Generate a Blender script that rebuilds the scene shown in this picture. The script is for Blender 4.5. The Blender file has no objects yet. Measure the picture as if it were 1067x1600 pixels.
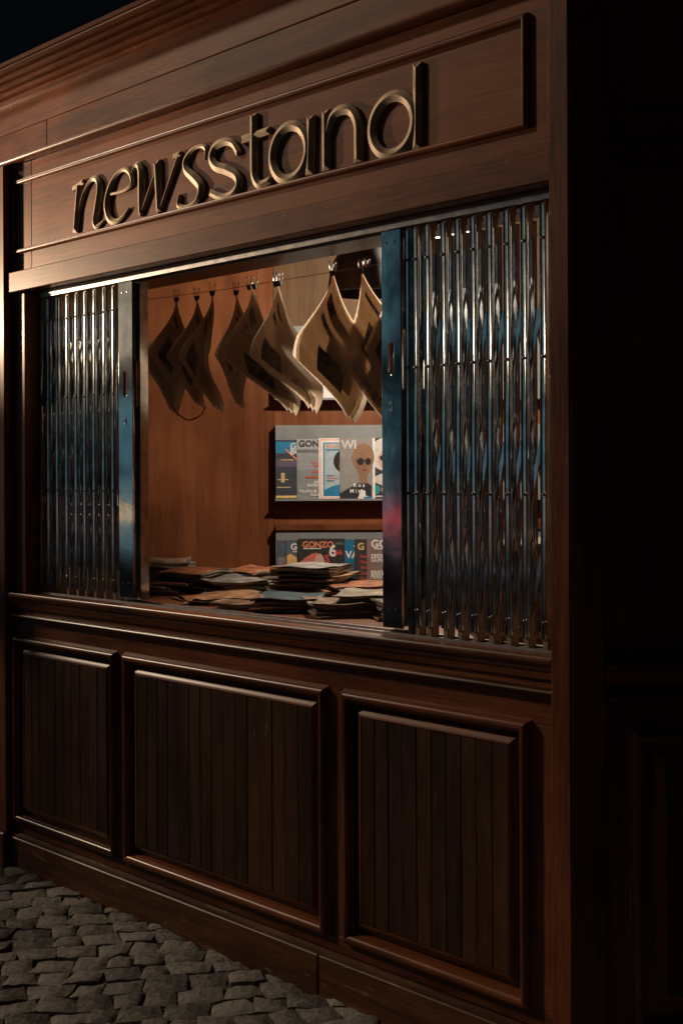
import bpy, bmesh, math, random
from mathutils import Vector, Matrix, noise as mnoise
R = math.radians
rnd = random.Random(7)
sc = bpy.context.scene

# ------------------------------------------------------------------ camera
FPX, CXP, HORY, IMW, IMH = 1940.0, 533.5, 745.0, 1067.0, 1600.0
DCAM, HCAM = 2.518, 1.5
CAM = Vector((0, -DCAM, HCAM))
CROT = (Matrix.Rotation(R(45), 3, 'Z') @ Matrix.Rotation(R(90), 3, 'X') @ Matrix.Rotation(R(-0.25), 3, 'Z'))
cd = bpy.data.cameras.new('camera'); cam = bpy.data.objects.new('camera', cd)
sc.collection.objects.link(cam)
cam.matrix_world = Matrix.Translation(CAM) @ CROT.to_4x4()
cd.sensor_width = 36.0; cd.sensor_fit = 'AUTO'; cd.lens = 36.0 * FPX / IMH
cd.shift_y = -(IMH / 2 - HORY) / IMH
cd.clip_start = 0.05; cd.clip_end = 500
sc.camera = cam

# ------------------------------------------------------------------ sky, sun, exposure
SUN = Vector((-1.0, -0.45, 0.62)).normalized()      # direction towards the sun
w = bpy.data.worlds.new('World'); sc.world = w; w.use_nodes = True
nt = w.node_tree
bg = nt.nodes['Background']
sky = nt.nodes.new('ShaderNodeTexSky'); sky.sky_type = 'NISHITA'; sky.sun_disc = False
sky.sun_elevation = math.asin(SUN.z); sky.sun_rotation = math.atan2(SUN.x, SUN.y)
nt.links.new(sky.outputs[0], bg.inputs[0]); bg.inputs[1].default_value = 0.0005
sd = bpy.data.lights.new('sun', 'SUN'); sd.energy = 1.05; sd.angle = R(3); sd.color = (1.0, 0.75, 0.52)
so = bpy.data.objects.new('sun', sd); sc.collection.objects.link(so)
so.rotation_euler = SUN.to_track_quat('Z', 'Y').to_euler()
sc.view_settings.view_transform = 'Standard'; sc.view_settings.look = 'None'
sc.view_settings.exposure = 0.0; sc.view_settings.gamma = 1.0
sc.cycles.use_denoising = True
sc.cycles.sample_clamp_indirect = 4.0

# ------------------------------------------------------------------ pixel helpers (a pixel gives a direction only)
RT = Vector((math.cos(R(45)), math.sin(R(45)), 0)); FW = Vector((-math.sin(R(45)), math.cos(R(45)), 0))
def ray(px, py):
    return (CROT @ Vector(((px - CXP) / FPX, (HORY - py) / FPX, -1.0)))
def on_y(px, py, y=0.0):
    d = ray(px, py); return CAM + d * ((y - CAM.y) / d.y)
def on_z(px, py, z=0.0):
    d = ray(px, py); return CAM + d * ((z - CAM.z) / d.z)
def on_d(px, py, depth):
    d = ray(px, py); return CAM + d * (depth / d.dot(FW))
def fx(px, py=745, y=0.0): return on_y(px, py, y).x

# ------------------------------------------------------------------ materials
MATS = {}
def newmat(name):
    m = bpy.data.materials.new(name); m.use_nodes = True
    MATS[name] = m
    return m, m.node_tree, m.node_tree.nodes['Principled BSDF']
def plain(name, col, rough=0.5, metal=0.0, var=0.0, vscale=20.0, coat=0.0, bump=0.0, bscale=200.0, emit=None, estr=0.0, spec=0.5):
    m, t, b = newmat(name)
    b.inputs['Base Color'].default_value = (*col, 1); b.inputs['Roughness'].default_value = rough
    b.inputs['Metallic'].default_value = metal; b.inputs['Coat Weight'].default_value = coat
    b.inputs['Specular IOR Level'].default_value = spec
    tc = t.nodes.new('ShaderNodeTexCoord')
    if var > 0:
        n = t.nodes.new('ShaderNodeTexNoise'); n.inputs['Scale'].default_value = vscale; n.inputs['Detail'].default_value = 6
        t.links.new(tc.outputs['Object'], n.inputs['Vector'])
        r = t.nodes.new('ShaderNodeValToRGB')
        r.color_ramp.elements[0].position = 0.3; r.color_ramp.elements[1].position = 0.7
        r.color_ramp.elements[0].color = (*[c * (1 - var) for c in col], 1)
        r.color_ramp.elements[1].color = (*[min(1, c * (1 + var)) for c in col], 1)
        t.links.new(n.outputs[0], r.inputs[0]); t.links.new(r.outputs[0], b.inputs['Base Color'])
        mr = t.nodes.new('ShaderNodeMapRange'); mr.inputs[3].default_value = rough * 0.75; mr.inputs[4].default_value = min(1, rough * 1.3)
        t.links.new(n.outputs[0], mr.inputs[0]); t.links.new(mr.outputs[0], b.inputs['Roughness'])
    if bump > 0:
        n2 = t.nodes.new('ShaderNodeTexNoise'); n2.inputs['Scale'].default_value = bscale; n2.inputs['Detail'].default_value = 5
        t.links.new(tc.outputs['Object'], n2.inputs['Vector'])
        bp = t.nodes.new('ShaderNodeBump'); bp.inputs['Strength'].default_value = bump; bp.inputs['Distance'].default_value = 0.003
        t.links.new(n2.outputs[0], bp.inputs['Height']); t.links.new(bp.outputs[0], b.inputs['Normal'])
    if emit:
        b.inputs['Emission Color'].default_value = (*emit, 1); b.inputs['Emission Strength'].default_value = estr
    return m
def wood(name, dark, light, axis='X', rough=0.44, wear=0.0, coat=0.12, grain=1.0):
    """varnished timber: long stretched grain, pores, per-board shade"""
    m, t, b = newmat(name); N = t.nodes.new; L = t.links.new
    tc = N('ShaderNodeTexCoord'); oi = N('ShaderNodeObjectInfo')
    mp = N('ShaderNodeMapping')
    s = {'X': (0.7, 9, 9), 'Z': (9, 9, 0.7)}[axis]; mp.inputs['Scale'].default_value = s
    va = N('ShaderNodeVectorMath'); va.operation = 'ADD'
    cb = N('ShaderNodeCombineXYZ')
    mu = N('ShaderNodeMath'); mu.operation = 'MULTIPLY'; mu.inputs[1].default_value = 37.0
    L(oi.outputs['Random'], mu.inputs[0])
    for i in range(3): L(mu.outputs[0], cb.inputs[i])
    L(tc.outputs['Object'], va.inputs[0]); L(cb.outputs[0], va.inputs[1]); L(va.outputs[0], mp.inputs[0])
    n1 = N('ShaderNodeTexNoise'); n1.inputs['Scale'].default_value = 1.6; n1.inputs['Detail'].default_value = 8; n1.inputs['Distortion'].default_value = 1.2
    L(mp.outputs[0], n1.inputs['Vector'])
    mp2 = N('ShaderNodeMapping'); mp2.inputs['Scale'].default_value = tuple(q * (3.0 if q > 1 else 2.0) for q in s)
    L(va.outputs[0], mp2.inputs[0])
    n2 = N('ShaderNodeTexNoise'); n2.inputs['Scale'].default_value = 6; n2.inputs['Detail'].default_value = 6
    L(mp2.outputs[0], n2.inputs['Vector'])
    n3 = N('ShaderNodeTexNoise'); n3.inputs['Scale'].default_value = 2.2; n3.inputs['Detail'].default_value = 4
    L(va.outputs[0], n3.inputs['Vector'])
    mx = N('ShaderNodeMath'); mx.operation = 'MULTIPLY_ADD'; mx.inputs[1].default_value = 0.55 * grain; L(n2.outputs[0], mx.inputs[0])
    m2 = N('ShaderNodeMath'); m2.operation = 'MULTIPLY'; m2.inputs[1].default_value = 0.6; L(n1.outputs[0], m2.inputs[0]); L(m2.outputs[0], mx.inputs[2])
    m3 = N('ShaderNodeMath'); m3.operation = 'MULTIPLY_ADD'; m3.inputs[1].default_value = 0.5 + (1 - grain) * .65; L(n3.outputs[0], m3.inputs[0]); L(mx.outputs[0], m3.inputs[2])
    m4 = N('ShaderNodeMath'); m4.operation = 'MULTIPLY_ADD'; m4.inputs[1].default_value = 0.25; L(oi.outputs['Random'], m4.inputs[0]); L(m3.outputs[0], m4.inputs[2])
    rp = N('ShaderNodeValToRGB'); e = rp.color_ramp.elements
    e[0].position = 0.44; e[0].color = (*dark, 1); e[1].position = 0.88; e[1].color = (*light, 1)
    md = rp.color_ramp.elements.new(0.66); md.color = (*[(p * .55 + q * .45) for p, q in zip(dark, light)], 1)
    m5 = N('ShaderNodeMath'); m5.operation = 'SUBTRACT'; m5.inputs[1].default_value = 0.30; L(m4.outputs[0], m5.inputs[0]); L(m5.outputs[0], rp.inputs[0])
    last = rp.outputs[0]
    if wear > 0:      # chipped, scuffed varnish in flakes along the grain
        mp3 = N('ShaderNodeMapping'); mp3.inputs['Scale'].default_value = (3, 22, 22) if axis == 'X' else (22, 22, 3)
        L(va.outputs[0], mp3.inputs[0])
        n4 = N('ShaderNodeTexNoise'); n4.inputs['Scale'].default_value = 2.6; n4.inputs['Detail'].default_value = 9; n4.inputs['Roughness'].default_value = 0.65
        L(mp3.outputs[0], n4.inputs['Vector'])
        r4 = N('ShaderNodeValToRGB'); r4.color_ramp.elements[0].position = 0.70 - wear * 0.08; r4.color_ramp.elements[1].position = 0.712 - wear * 0.08
        L(n4.outputs[0], r4.inputs[0])
        mc = N('ShaderNodeMix'); mc.data_type = 'RGBA'
        L(r4.outputs[0], mc.inputs[0]); L(last, mc.inputs[6]); mc.inputs[7].default_value = (0.22, 0.13, 0.08, 1)
        last = mc.outputs[2]
    L(last, b.inputs['Base Color'])
    mr = N('ShaderNodeMapRange'); mr.inputs[3].default_value = rough - 0.1; mr.inputs[4].default_value = rough + 0.14
    L(n3.outputs[0], mr.inputs[0]); L(mr.outputs[0], b.inputs['Roughness'])
    b.inputs['Coat Weight'].default_value = coat; b.inputs['Coat Roughness'].default_value = 0.22; b.inputs['Specular IOR Level'].default_value = 0.22
    bp = N('ShaderNodeBump'); bp.inputs['Strength'].default_value = 0.25; bp.inputs['Distance'].default_value = 0.0015
    L(mx.outputs[0], bp.inputs['Height']); L(bp.outputs[0], b.inputs['Normal'])
    return m
WH = wood('mahogany_along', (0.048, 0.0130, 0.0050), (0.245, 0.075, 0.025), 'X', wear=0.35)
WV = wood('mahogany_upright', (0.048, 0.0130, 0.0050), (0.245, 0.075, 0.025), 'Z', wear=0.35)
WMH = wood('moulding_along', (0.048, 0.0130, 0.0050), (0.245, 0.075, 0.025), 'X', rough=0.34, coat=0.30)
WMV = wood('moulding_upright', (0.048, 0.0130, 0.0050), (0.245, 0.075, 0.025), 'Z', rough=0.34, coat=0.30)
WP = wood('plank_wood', (0.022, 0.0085, 0.0045), (0.100, 0.040, 0.018), 'Z', rough=0.5, wear=0.25)
WPL = wood('plinth_wood', (0.04, 0.014, 0.006), (0.17, 0.065, 0.025), 'X', rough=0.45, wear=1.0)
WI = wood('interior_veneer', (0.085, 0.026, 0.0095), (0.235, 0.080, 0.030), 'Z', rough=0.42, coat=0.08, grain=0.35)
WPLY = wood('plywood', (0.085, 0.047, 0.023), (0.18, 0.105, 0.055), 'Z', rough=0.6, coat=0.0)
BRASS = plain('bronze_letter', (0.38, 0.285, 0.185), 0.48, 0.25, 0.35, 22, bump=0.14)
CHROME = plain('chrome', (0.62, 0.66, 0.68), 0.14, 1.0, 0.3, 22, bump=0.06, bscale=40)
PLATE = plain('polished_plate', (0.55, 0.60, 0.63), 0.10, 1.0, 0.3, 9, bump=0.10, bscale=16)
STEELD = plain('dark_steel', (0.30, 0.32, 0.34), 0.25, 1.0, 0.25, 18)
NYLON = plain('tan_nylon', (0.30, 0.22, 0.15), 0.55, 0, 0.2, 30)
ALU = plain('aluminium_track', (0.45, 0.45, 0.45), 0.4, 1.0, 0.15, 30)
RACK = plain('grey_rack_metal', (0.20, 0.215, 0.225), 0.5, 0.0, 0.12, 12)
BLACK = plain('black_metal', (0.015, 0.015, 0.015), 0.45, 0.0, 0.3, 20)
WIRE = plain('wire_steel', (0.25, 0.22, 0.2), 0.4, 1.0)
REDW = plain('red_cable_plastic', (0.35, 0.03, 0.02), 0.4)
SOIL = plain('dark_joint_soil', (0.065, 0.056, 0.047), 0.95, 0, 0.5, 14, bump=0.8, bscale=120)
def stone():
    m, t, b = newmat('granite_sett'); N = t.nodes.new; L = t.links.new
    tc = N('ShaderNodeTexCoord'); oi = N('ShaderNodeObjectInfo')
    n = N('ShaderNodeTexNoise'); n.inputs['Scale'].default_value = 45; n.inputs['Detail'].default_value = 10; n.inputs['Roughness'].default_value = 0.7
    n2 = N('ShaderNodeTexNoise'); n2.inputs['Scale'].default_value = 9; n2.inputs['Detail'].default_value = 5
    L(tc.outputs['Object'], n.inputs['Vector']); L(tc.outputs['Object'], n2.inputs['Vector'])
    a = N('ShaderNodeMath'); a.operation = 'MULTIPLY_ADD'; a.inputs[1].default_value = 0.7; L(n2.outputs[0], a.inputs[0]); L(n.outputs[0], a.inputs[2])
    a2 = N('ShaderNodeMath'); a2.operation = 'MULTIPLY_ADD'; a2.inputs[1].default_value = 0.34; L(oi.outputs['Random'], a2.inputs[0]); L(a.outputs[0], a2.inputs[2])
    r = N('ShaderNodeValToRGB'); e = r.color_ramp.elements
    e[0].position = 0.45; e[0].color = (0.085, 0.080, 0.076, 1); e[1].position = 0.88; e[1].color = (0.40, 0.38, 0.36, 1)
    a3 = N('ShaderNodeMath'); a3.operation = 'SUBTRACT'; a3.inputs[1].default_value = 0.3; L(a2.outputs[0], a3.inputs[0]); L(a3.outputs[0], r.inputs[0]); L(r.outputs[0], b.inputs['Base Color'])
    b.inputs['Roughness'].default_value = 0.72
    bp = N('ShaderNodeBump'); bp.inputs['Strength'].default_value = 1.0; bp.inputs['Distance'].default_value = 0.014
    L(a.outputs[0], bp.inputs['Height']); L(bp.outputs[0], b.inputs['Normal'])
    return m
STONE = stone()
def newsprint():
    m, t, b = newmat('newsprint'); N = t.nodes.new; L = t.links.new
    tc = N('ShaderNodeTexCoord')
    mp = N('ShaderNodeMapping'); mp.inputs['Scale'].default_value = (1, 1, 1); L(tc.outputs['UV'], mp.inputs[0])
    br = N('ShaderNodeTexBrick'); br.inputs['Scale'].default_value = 1.0
    br.inputs['Color1'].default_value = (0.36, 0.285, 0.215, 1); br.inputs['Color2'].default_value = (0.46, 0.37, 0.28, 1); br.inputs['Mortar'].default_value = (0.62, 0.50, 0.375, 1)
    br.inputs['Brick Width'].default_value = 0.075; br.inputs['Row Height'].default_value = 0.0125; br.inputs['Mortar Size'].default_value = 0.0042
    br.offset = 0.0
    L(mp.outputs[0], br.inputs['Vector']); L(br.outputs[0], b.inputs['Base Color'])
    b.inputs['Roughness'].default_value = 0.85
    tr = N('ShaderNodeBsdfTranslucent'); L(br.outputs[0], tr.inputs[0])
    mx = N('ShaderNodeMixShader'); mx.inputs[0].default_value = 0.62
    out = t.nodes['Material Output']
    L(b.outputs[0], mx.inputs[1]); L(tr.outputs[0], mx.inputs[2]); L(mx.outputs[0], out.inputs[0])
    return m
NEWS = newsprint()
INK = plain('black_ink', (0.075, 0.065, 0.055), 0.8, 0, 0.95, 38)
INKG = plain('grey_halftone', (0.20, 0.165, 0.13), 0.8, 0, 0.7, 45)
COLS = {}
def col(r, g, b, rough=0.35):
    k = (r, g, b)
    if k not in COLS: COLS[k] = plain('print_%d' % len(COLS), k, rough, 0, 0.12, 40)
    return COLS[k]
def pagesmat():
    m, t, b = newmat('page_edges'); N = t.nodes.new; L = t.links.new
    tc = N('ShaderNodeTexCoord'); mp = N('ShaderNodeMapping'); mp.inputs['Scale'].default_value = (5, 5, 420)
    n = N('ShaderNodeTexNoise'); n.inputs['Scale'].default_value = 1; n.inputs['Detail'].default_value = 3
    L(tc.outputs['Object'], mp.inputs[0]); L(mp.outputs[0], n.inputs['Vector'])
    r = N('ShaderNodeValToRGB'); e = r.color_ramp.elements
    e[0].position = 0.38; e[0].color = (0.05, 0.045, 0.04, 1); e[1].position = 0.66; e[1].color = (0.50, 0.45, 0.38, 1)
    L(n.outputs[0], r.inputs[0]); L(r.outputs[0], b.inputs['Base Color']); b.inputs['Roughness'].default_value = 0.8
    return m
PAGES = pagesmat()

# ------------------------------------------------------------------ object helpers
COLL = sc.collection
def thing(name, loc, label, cat, group=None):
    o = bpy.data.objects.new(name, None); COLL.objects.link(o); o.location = loc; o.empty_display_size = 0.1
    o['label'] = label; o['category'] = cat
    if group: o['group'] = group
    return o
def tag(o, label, cat, group=None):
    o['label'] = label; o['category'] = cat
    if group: o['group'] = group
    return o
def origin_of(o):
    v = Vector(o.location)
    while o.parent: o = o.parent; v += Vector(o.location)
    return v
def link(name, me, mat, parent=None, M=None, smooth=False):
    """M: local frame of the mesh in world space"""
    for mm in (mat if isinstance(mat, (list, tuple)) else [mat]): me.materials.append(mm)
    if smooth:
        for p in me.polygons: p.use_smooth = True
    o = bpy.data.objects.new(name, me); COLL.objects.link(o)
    M = M or Matrix.Identity(4)
    if parent is not None:
        o.parent = parent
        o.matrix_parent_inverse = Matrix.Translation(-WORLD[parent.name]) if parent.name in WORLD else Matrix.Translation(-Vector(parent.location))
        if parent.name in WMAT: o.matrix_parent_inverse = WMAT[parent.name].inverted()
    o.matrix_basis = M
    WMAT[o.name] = M
    return o
WORLD = {}; WMAT = {}
def mesh_of(bm, name='m'):
    bmesh.ops.recalc_face_normals(bm, faces=bm.faces)
    me = bpy.data.meshes.new(name); bm.to_mesh(me); bm.free(); return me
def box_bm(x0, x1, y0, y1, z0, z1, bev=0.0015, bm=None):
    own = bm is None
    bm2 = bmesh.new()
    vs = [bm2.verts.new((x, y, z)) for x in (x0, x1) for y in (y0, y1) for z in (z0, z1)]
    for f in ((0, 1, 3, 2), (4, 6, 7, 5), (0, 4, 5, 1), (2, 3, 7, 6), (0, 2, 6, 4), (1, 5, 7, 3)):
        bm2.faces.new([vs[i] for i in f])
    if bev > 0: bmesh.ops.bevel(bm2, geom=list(bm2.edges), offset=bev, segments=2 if bev > 0.004 else 1, affect='EDGES', profile=0.6)
    if own: return bm2
    me = bpy.data.meshes.new('t'); bm2.to_mesh(me); bm2.free(); bm.from_mesh(me); bpy.data.meshes.remove(me)
    return bm
def box(name, x0, x1, y0, y1, z0, z1, mat, parent=None, M=None, bev=0.0015):
    return link(name, mesh_of(box_bm(x0, x1, y0, y1, z0, z1, bev)), mat, parent, M)
def sweep_bm(rings, closed_ring=False, cap=True):
    """rings: list of equal-length point lists, joined in order"""
    bm = bmesh.new(); V = [[bm.verts.new(p) for p in r] for r in rings]; n = len(rings[0])
    for a, b in zip(V[:-1], V[1:]):
        for i in range(n if closed_ring else n - 1):
            j = (i + 1) % n
            bm.faces.new((a[i], a[j], b[j], b[i]))
    if cap:
        bm.faces.new(V[0]); bm.faces.new(list(reversed(V[-1])))
    return bm
def run(name, x0, x1, prof, mat, parent=None, M=None, smooth=False):
    """profile (h outward, z) swept along x; closes at the back h=0"""
    rings = [[(x, -h, z) for h, z in prof] for x in (x0, x1)]
    o = link(name, mesh_of(sweep_bm(rings, True)), mat, parent, M)
    if smooth: shade_auto(o)
    return o
def shade_auto(o, ang=40):
    me = o.data
    for p in me.polygons: p.use_smooth = True
    bm = bmesh.new(); bm.from_mesh(me)
    for e in bm.edges:
        if len(e.link_faces) == 2 and e.calc_face_angle(0) > R(ang): e.smooth = False
    bm.to_mesh(me); bm.free()
def halfround(r, h, n=8):
    return [(r - r * math.cos(math.pi * i / n), h * math.sin(math.pi * i / n)) for i in range(n + 1)]
def frame4(name, x0, x1, z0, z1, prof, math_, matv, parent, M=None, base=0.0):
    """four mitred moulding pieces; prof (d inward from outer edge, h outward)"""
    P = [(d, h + base) for d, h in prof]
    def piece(ends):
        o = link(name, mesh_of(sweep_bm(ends, True)), math_ if ends[0][0][2] == ends[1][0][2] else matv, parent, M); shade_auto(o); return o
    piece([[(x0 + d, -h, z1 - d) for d, h in P], [(x1 - d, -h, z1 - d) for d, h in P]])
    piece([[(x0 + d, -h, z0 + d) for d, h in P], [(x1 - d, -h, z0 + d) for d, h in P]])
    piece([[(x0 + d, -h, z0 + d) for d, h in P], [(x0 + d, -h, z1 - d) for d, h in P]])
    piece([[(x1 - d, -h, z0 + d) for d, h in P], [(x1 - d, -h, z1 - d) for d, h in P]])
def tube_bm(pts, r, n=8, bm=None):
    pts = [Vector(p) for p in pts]; rings = []
    up = Vector((0.123, 0.2, 1)).normalized()
    for i, p in enumerate(pts):
        t = (pts[min(i + 1, len(pts) - 1)] - pts[max(i - 1, 0)]).normalized()
        a = t.cross(up)
        if a.length < 1e-3: a = t.cross(Vector((1, 0, 0)))
        a.normalize(); b = t.cross(a)
        rr = r[i] if isinstance(r, (list, tuple)) else r
        rings.append([p + (a * math.cos(2 * math.pi * k / n) + b * math.sin(2 * math.pi * k / n)) * rr for k in range(n)])
    s = sweep_bm(rings, True)
    if bm is None: return s
    me = bpy.data.meshes.new('t'); s.to_mesh(me); s.free(); bm.from_mesh(me); bpy.data.meshes.remove(me)
    return bm
def tube(name, pts, r, mat, parent=None, n=8, M=None):
    o = link(name, mesh_of(tube_bm(pts, r, n)), mat, parent, M); shade_auto(o, 50); return o
def lathe(name, prof, mat, parent=None, M=None, n=24):
    """prof (radius, z) open polyline spun about z"""
    rings = [[(r * math.cos(2 * math.pi * k / n), r * math.sin(2 * math.pi * k / n), z) for k in range(n)] for r, z in prof]
    o = link(name, mesh_of(sweep_bm(rings, True)), mat, parent, M); shade_auto(o); return o
def text_mesh(s, size, bold=0.0, align='LEFT'):
    c = bpy.data.curves.new('txt', 'FONT'); c.body = s; c.size = size; c.offset = bold * size; c.align_x = align
    c.resolution_u = 3; c.fill_mode = 'FRONT'
    o = bpy.data.objects.new('txt', c)
    me = bpy.data.meshes.new_from_object(o)
    bpy.data.objects.remove(o); bpy.data.curves.remove(c)
    return me

# ------------------------------------------------------------------ ground and cobbles
def build_ground():
    bm = bmesh.new(); s = 60
    bm.faces.new([bm.verts.new(p) for p in ((-s, -s, -0.013), (s, -s, -0.013), (s, s, -0.013), (-s, s, -0.013))])
    g = link('ground', mesh_of(bm), SOIL); g['kind'] = 'structure'
    rr = random.Random(3)
    a = R(45 + 9); ux = Vector((math.cos(a), math.sin(a), 0)); uy = Vector((-math.sin(a), math.cos(a), 0))
    o0 = Vector((-4.2, -1.2, 0)); SW, SD = 0.106, 0.098
    nx, ny = 70, 60
    def corner(i, j):
        q = mnoise.noise_vector(Vector((i * 3.1, j * 2.7, 5.3)))
        off = 0.5 * SW if j % 2 else 0
        return None
    stones = []
    rows = {}
    # rows of setts: each row has wavy edges, each sett its own width
    def edge(j, u):
        return j * SD + 0.022 * mnoise.noise(Vector((u * 2.1, j * 1.7, 0))) + 0.012 * mnoise.noise(Vector((u * 9, j * 3.3, 4)))
    for j in range(-26, 30):
        u = -4.2 + rr.uniform(0, SW)
        while u < 4.2:
            wd = SW * rr.uniform(0.72, 1.28); g1 = rr.uniform(0.0008, 0.0035)
            sk0, sk1 = rr.uniform(-.014, .014), rr.uniform(-.014, .014)
            u0, u1 = u + g1, u + wd - g1
            gj = rr.uniform(0.0008, 0.004)
            c = [(u0 + sk0, edge(j, u0) + gj), (u1 + sk1, edge(j, u1) + gj), (u1 - sk1, edge(j + 1, u1) - gj), (u0 - sk0, edge(j + 1, u0) - gj)]
            P = [o0 + ux * x + uy * y for x, y in c]
            u += wd
            ctr = sum(P, Vector()) / 4
            if ctr.y > 0.01: continue
            if (ctr - Vector((-2.6, -1.2, 0))).length > 4.0: continue
            stones.append((P, ctr))
    def pix(p):
        d = CROT.transposed() @ (p - CAM)
        if d.z > -0.2: return None
        return CXP + FPX * d.x / -d.z, HORY - FPX * d.y / -d.z, -d.z
    def stone_geo(P, seed, n):
        q = random.Random(seed); lift = q.uniform(-0.004, 0.004); tx, ty = q.uniform(-.005, .005), q.uniform(-.005, .005)
        vs, fs = [], []
        for b in range(n + 1):
            for a_ in range(n + 1):
                s_, t_ = a_ / n, b / n
                p = P[0] * (1 - s_) * (1 - t_) + P[1] * s_ * (1 - t_) + P[2] * s_ * t_ + P[3] * (1 - s_) * t_
                e = min(s_, 1 - s_, t_, 1 - t_)
                z = lift + tx * (s_ - .5) * 2 + ty * (t_ - .5) * 2 + 0.005 * mnoise.noise(p * 18) + 0.0035 * mnoise.noise(p * 55)
                if e == 0:
                    z -= 0.0055 + 0.004 * mnoise.noise(p * 30 + Vector((9, 0, 0)))
                    ctr = (P[0] + P[2]) / 2
                    p = p + (p - ctr) * 0.035 * mnoise.noise(p * 40)
                vs.append((p.x, p.y, z))
        for b in range(n):
            for a_ in range(n):
                i = b * (n + 1) + a_; fs.append((i, i + 1, i + n + 2, i + n + 1))
        ringi = [a_ for a_ in range(n)] + [n + b * (n + 1) for b in range(n)] + [n * (n + 1) + n - a_ for a_ in range(n)] + [(n - b) * (n + 1) for b in range(n)]
        k0 = len(vs)
        for i in ringi: vs.append((vs[i][0], vs[i][1], -0.034))
        m = len(ringi)
        for i in range(m): fs.append((ringi[(i + 1) % m], ringi[i], k0 + i, k0 + (i + 1) % m))
        return vs, fs
    scored = []
    for k, (P, ctr) in enumerate(stones):
        uvd = pix(ctr)
        vis = uvd is not None and -40 < uvd[0] < 1110 and uvd[1] < 1680
        scored.append((0 if vis else 1, uvd[2] if uvd else 99, k))
    scored.sort()
    rest_v, rest_f = [], []
    for rank, (v_, d_, k) in enumerate(scored):
        P, ctr = stones[k]
        if rank < 290:
            L0 = [p - ctr for p in P]
            vs, fs = stone_geo(P, k, 6)
            vs = [(x - ctr.x, y - ctr.y, z) for x, y, z in vs]
            me = bpy.data.meshes.new('sett'); me.from_pydata(vs, [], fs); me.update()
            o = link('cobblestone', me, STONE, g, Matrix.Translation(ctr)); shade_auto(o, 38)
        else:
            vs, fs = stone_geo(P, k, 4); b0 = len(rest_v)
            rest_v += vs; rest_f += [tuple(i + b0 for i in f) for f in fs]
    me = bpy.data.meshes.new('setts'); me.from_pydata(rest_v, [], rest_f); me.update()
    o = link('cobblestone_paving', me, STONE, g); o['kind'] = 'stuff'; shade_auto(o, 55)
    # grit washed against the plinth
    gv, gf = [], []
    for i in range(500):
        x = rr.uniform(-5.0, -1.8); y = -0.024 - abs(rr.gauss(0, 0.02)) if rr.random() < .6 else rr.uniform(-1.2, -0.02)
        r = rr.uniform(0.001, 0.0035); z = -0.012 if y < -0.1 else -0.004
        b0 = len(gv); h = [rr.uniform(.6, 1.3) * r for _ in range(6)]
        gv += [(x + h[0], y, z), (x - h[1], y, z), (x, y + h[2], z), (x, y - h[3], z), (x, y, z + h[4]), (x, y, z - 0.02)]
        gf += [tuple(b0 + q for q in f) for f in ((0, 2, 4), (2, 1, 4), (1, 3, 4), (3, 0, 4), (2, 0, 5), (1, 2, 5), (3, 1, 5), (0, 3, 5))]
    me = bpy.data.meshes.new('grit'); me.from_pydata(gv, [], gf); me.update()
    o = link('grit', me, STONE, g); o['kind'] = 'stuff'
build_ground()

# ------------------------------------------------------------------ the newsstand building
XL, XR = fx(20), fx(872)          # facade frame ends
XPL = fx(8, y=-0.035)             # right edge of the left corner post
XPR0, XPR1 = fx(858, y=-0.03), fx(890, y=-0.03)
KX = (XL + XR) / 2
kiosk = thing('newsstand', (KX, 0.0, 0), 'dark mahogany newsstand kiosk with bronze lettering, panelled front and lit open window', 'kiosk')
def K(name, *a, **k): return box(name, *a, parent=kiosk, **k)
# heights
Z_PL, Z_BB, Z_PT, Z_BEAD, Z_CT = 0.113, 0.165, 0.895, 0.973, 1.057
Z_F0, Z_F1, Z_S0, Z_S1, Z_HB, Z_J, Z_C0, Z_C1 = 2.218, 2.296, 2.366, 2.655, 2.727, 2.848, 2.955, 3.09
XE = -5.3                          # header boards run on past the left post
# plinth
xs = fx(505, 1530)
K('plinth_board', XL - 0.10, xs - 0.001, -0.022, 0.03, -0.02, Z_PL, WPL, bev=0.004)
K('plinth_board', xs + 0.001, XPR1 - 0.02, -0.022, 0.03, -0.02, Z_PL, WPL, bev=0.004)
run('plinth_cap', XL - 0.10, XPR0, [(0, Z_PL + .001), (0.020, Z_PL + .001), (0.018, Z_PL + .009), (0.006, Z_PL + .016), (0, Z_PL + .016)], WPL, kiosk)
K('post_base', XE, XPL + 0.004, -0.050, 0.05, -0.02, Z_PL + 0.012, WPL, bev=0.004)
# posts
K('corner_post', XE, XPL, -0.035, 0.06, Z_PL + 0.013, Z_HB - 0.014, WV, bev=0.004)
K('corner_post', XPR0, XPR1, -0.030, 0.06, -0.02, 3.2, WV, bev=0.004)
# lower carcass
K('back_board', XL - 0.1, XPR0, 0.016, 0.040, 0.0, 1.0, WV, bev=0)
panels = [(25, 186, 10), (196, 515, 15), (537, 832, 10)]
def rail(z0, z1, x0=XL - .1, x1=XPR0 + .01): K('rail', x0, x1, 0.0, 0.0155, z0, z1, WH)
rail(Z_PL + 0.017, Z_BB + 0.012)
rail(Z_PT - 0.012, 1.0, x0=fx(53)); K('rail', XL - .1, fx(53) - .0015, 0.0, 0.0155, Z_PT - 0.012, 1.0, WV)
pe = [(fx(a, 1130), fx(b, 1130), n) for a, b, n in panels]
se = [XL - .1] + [v for p in pe for v in p[:2]] + [XPR0 + .01]
for i in range(0, len(se), 2):
    K('stile', se[i] - (0 if i == 0 else 0.012), se[i + 1] + (0 if i == len(se) - 2 else 0.012), 0.0, 0.0155, Z_BB + 0.0125, Z_PT - 0.0125, WV)
rb = halfround(0.017, 0.024, 8)
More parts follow.
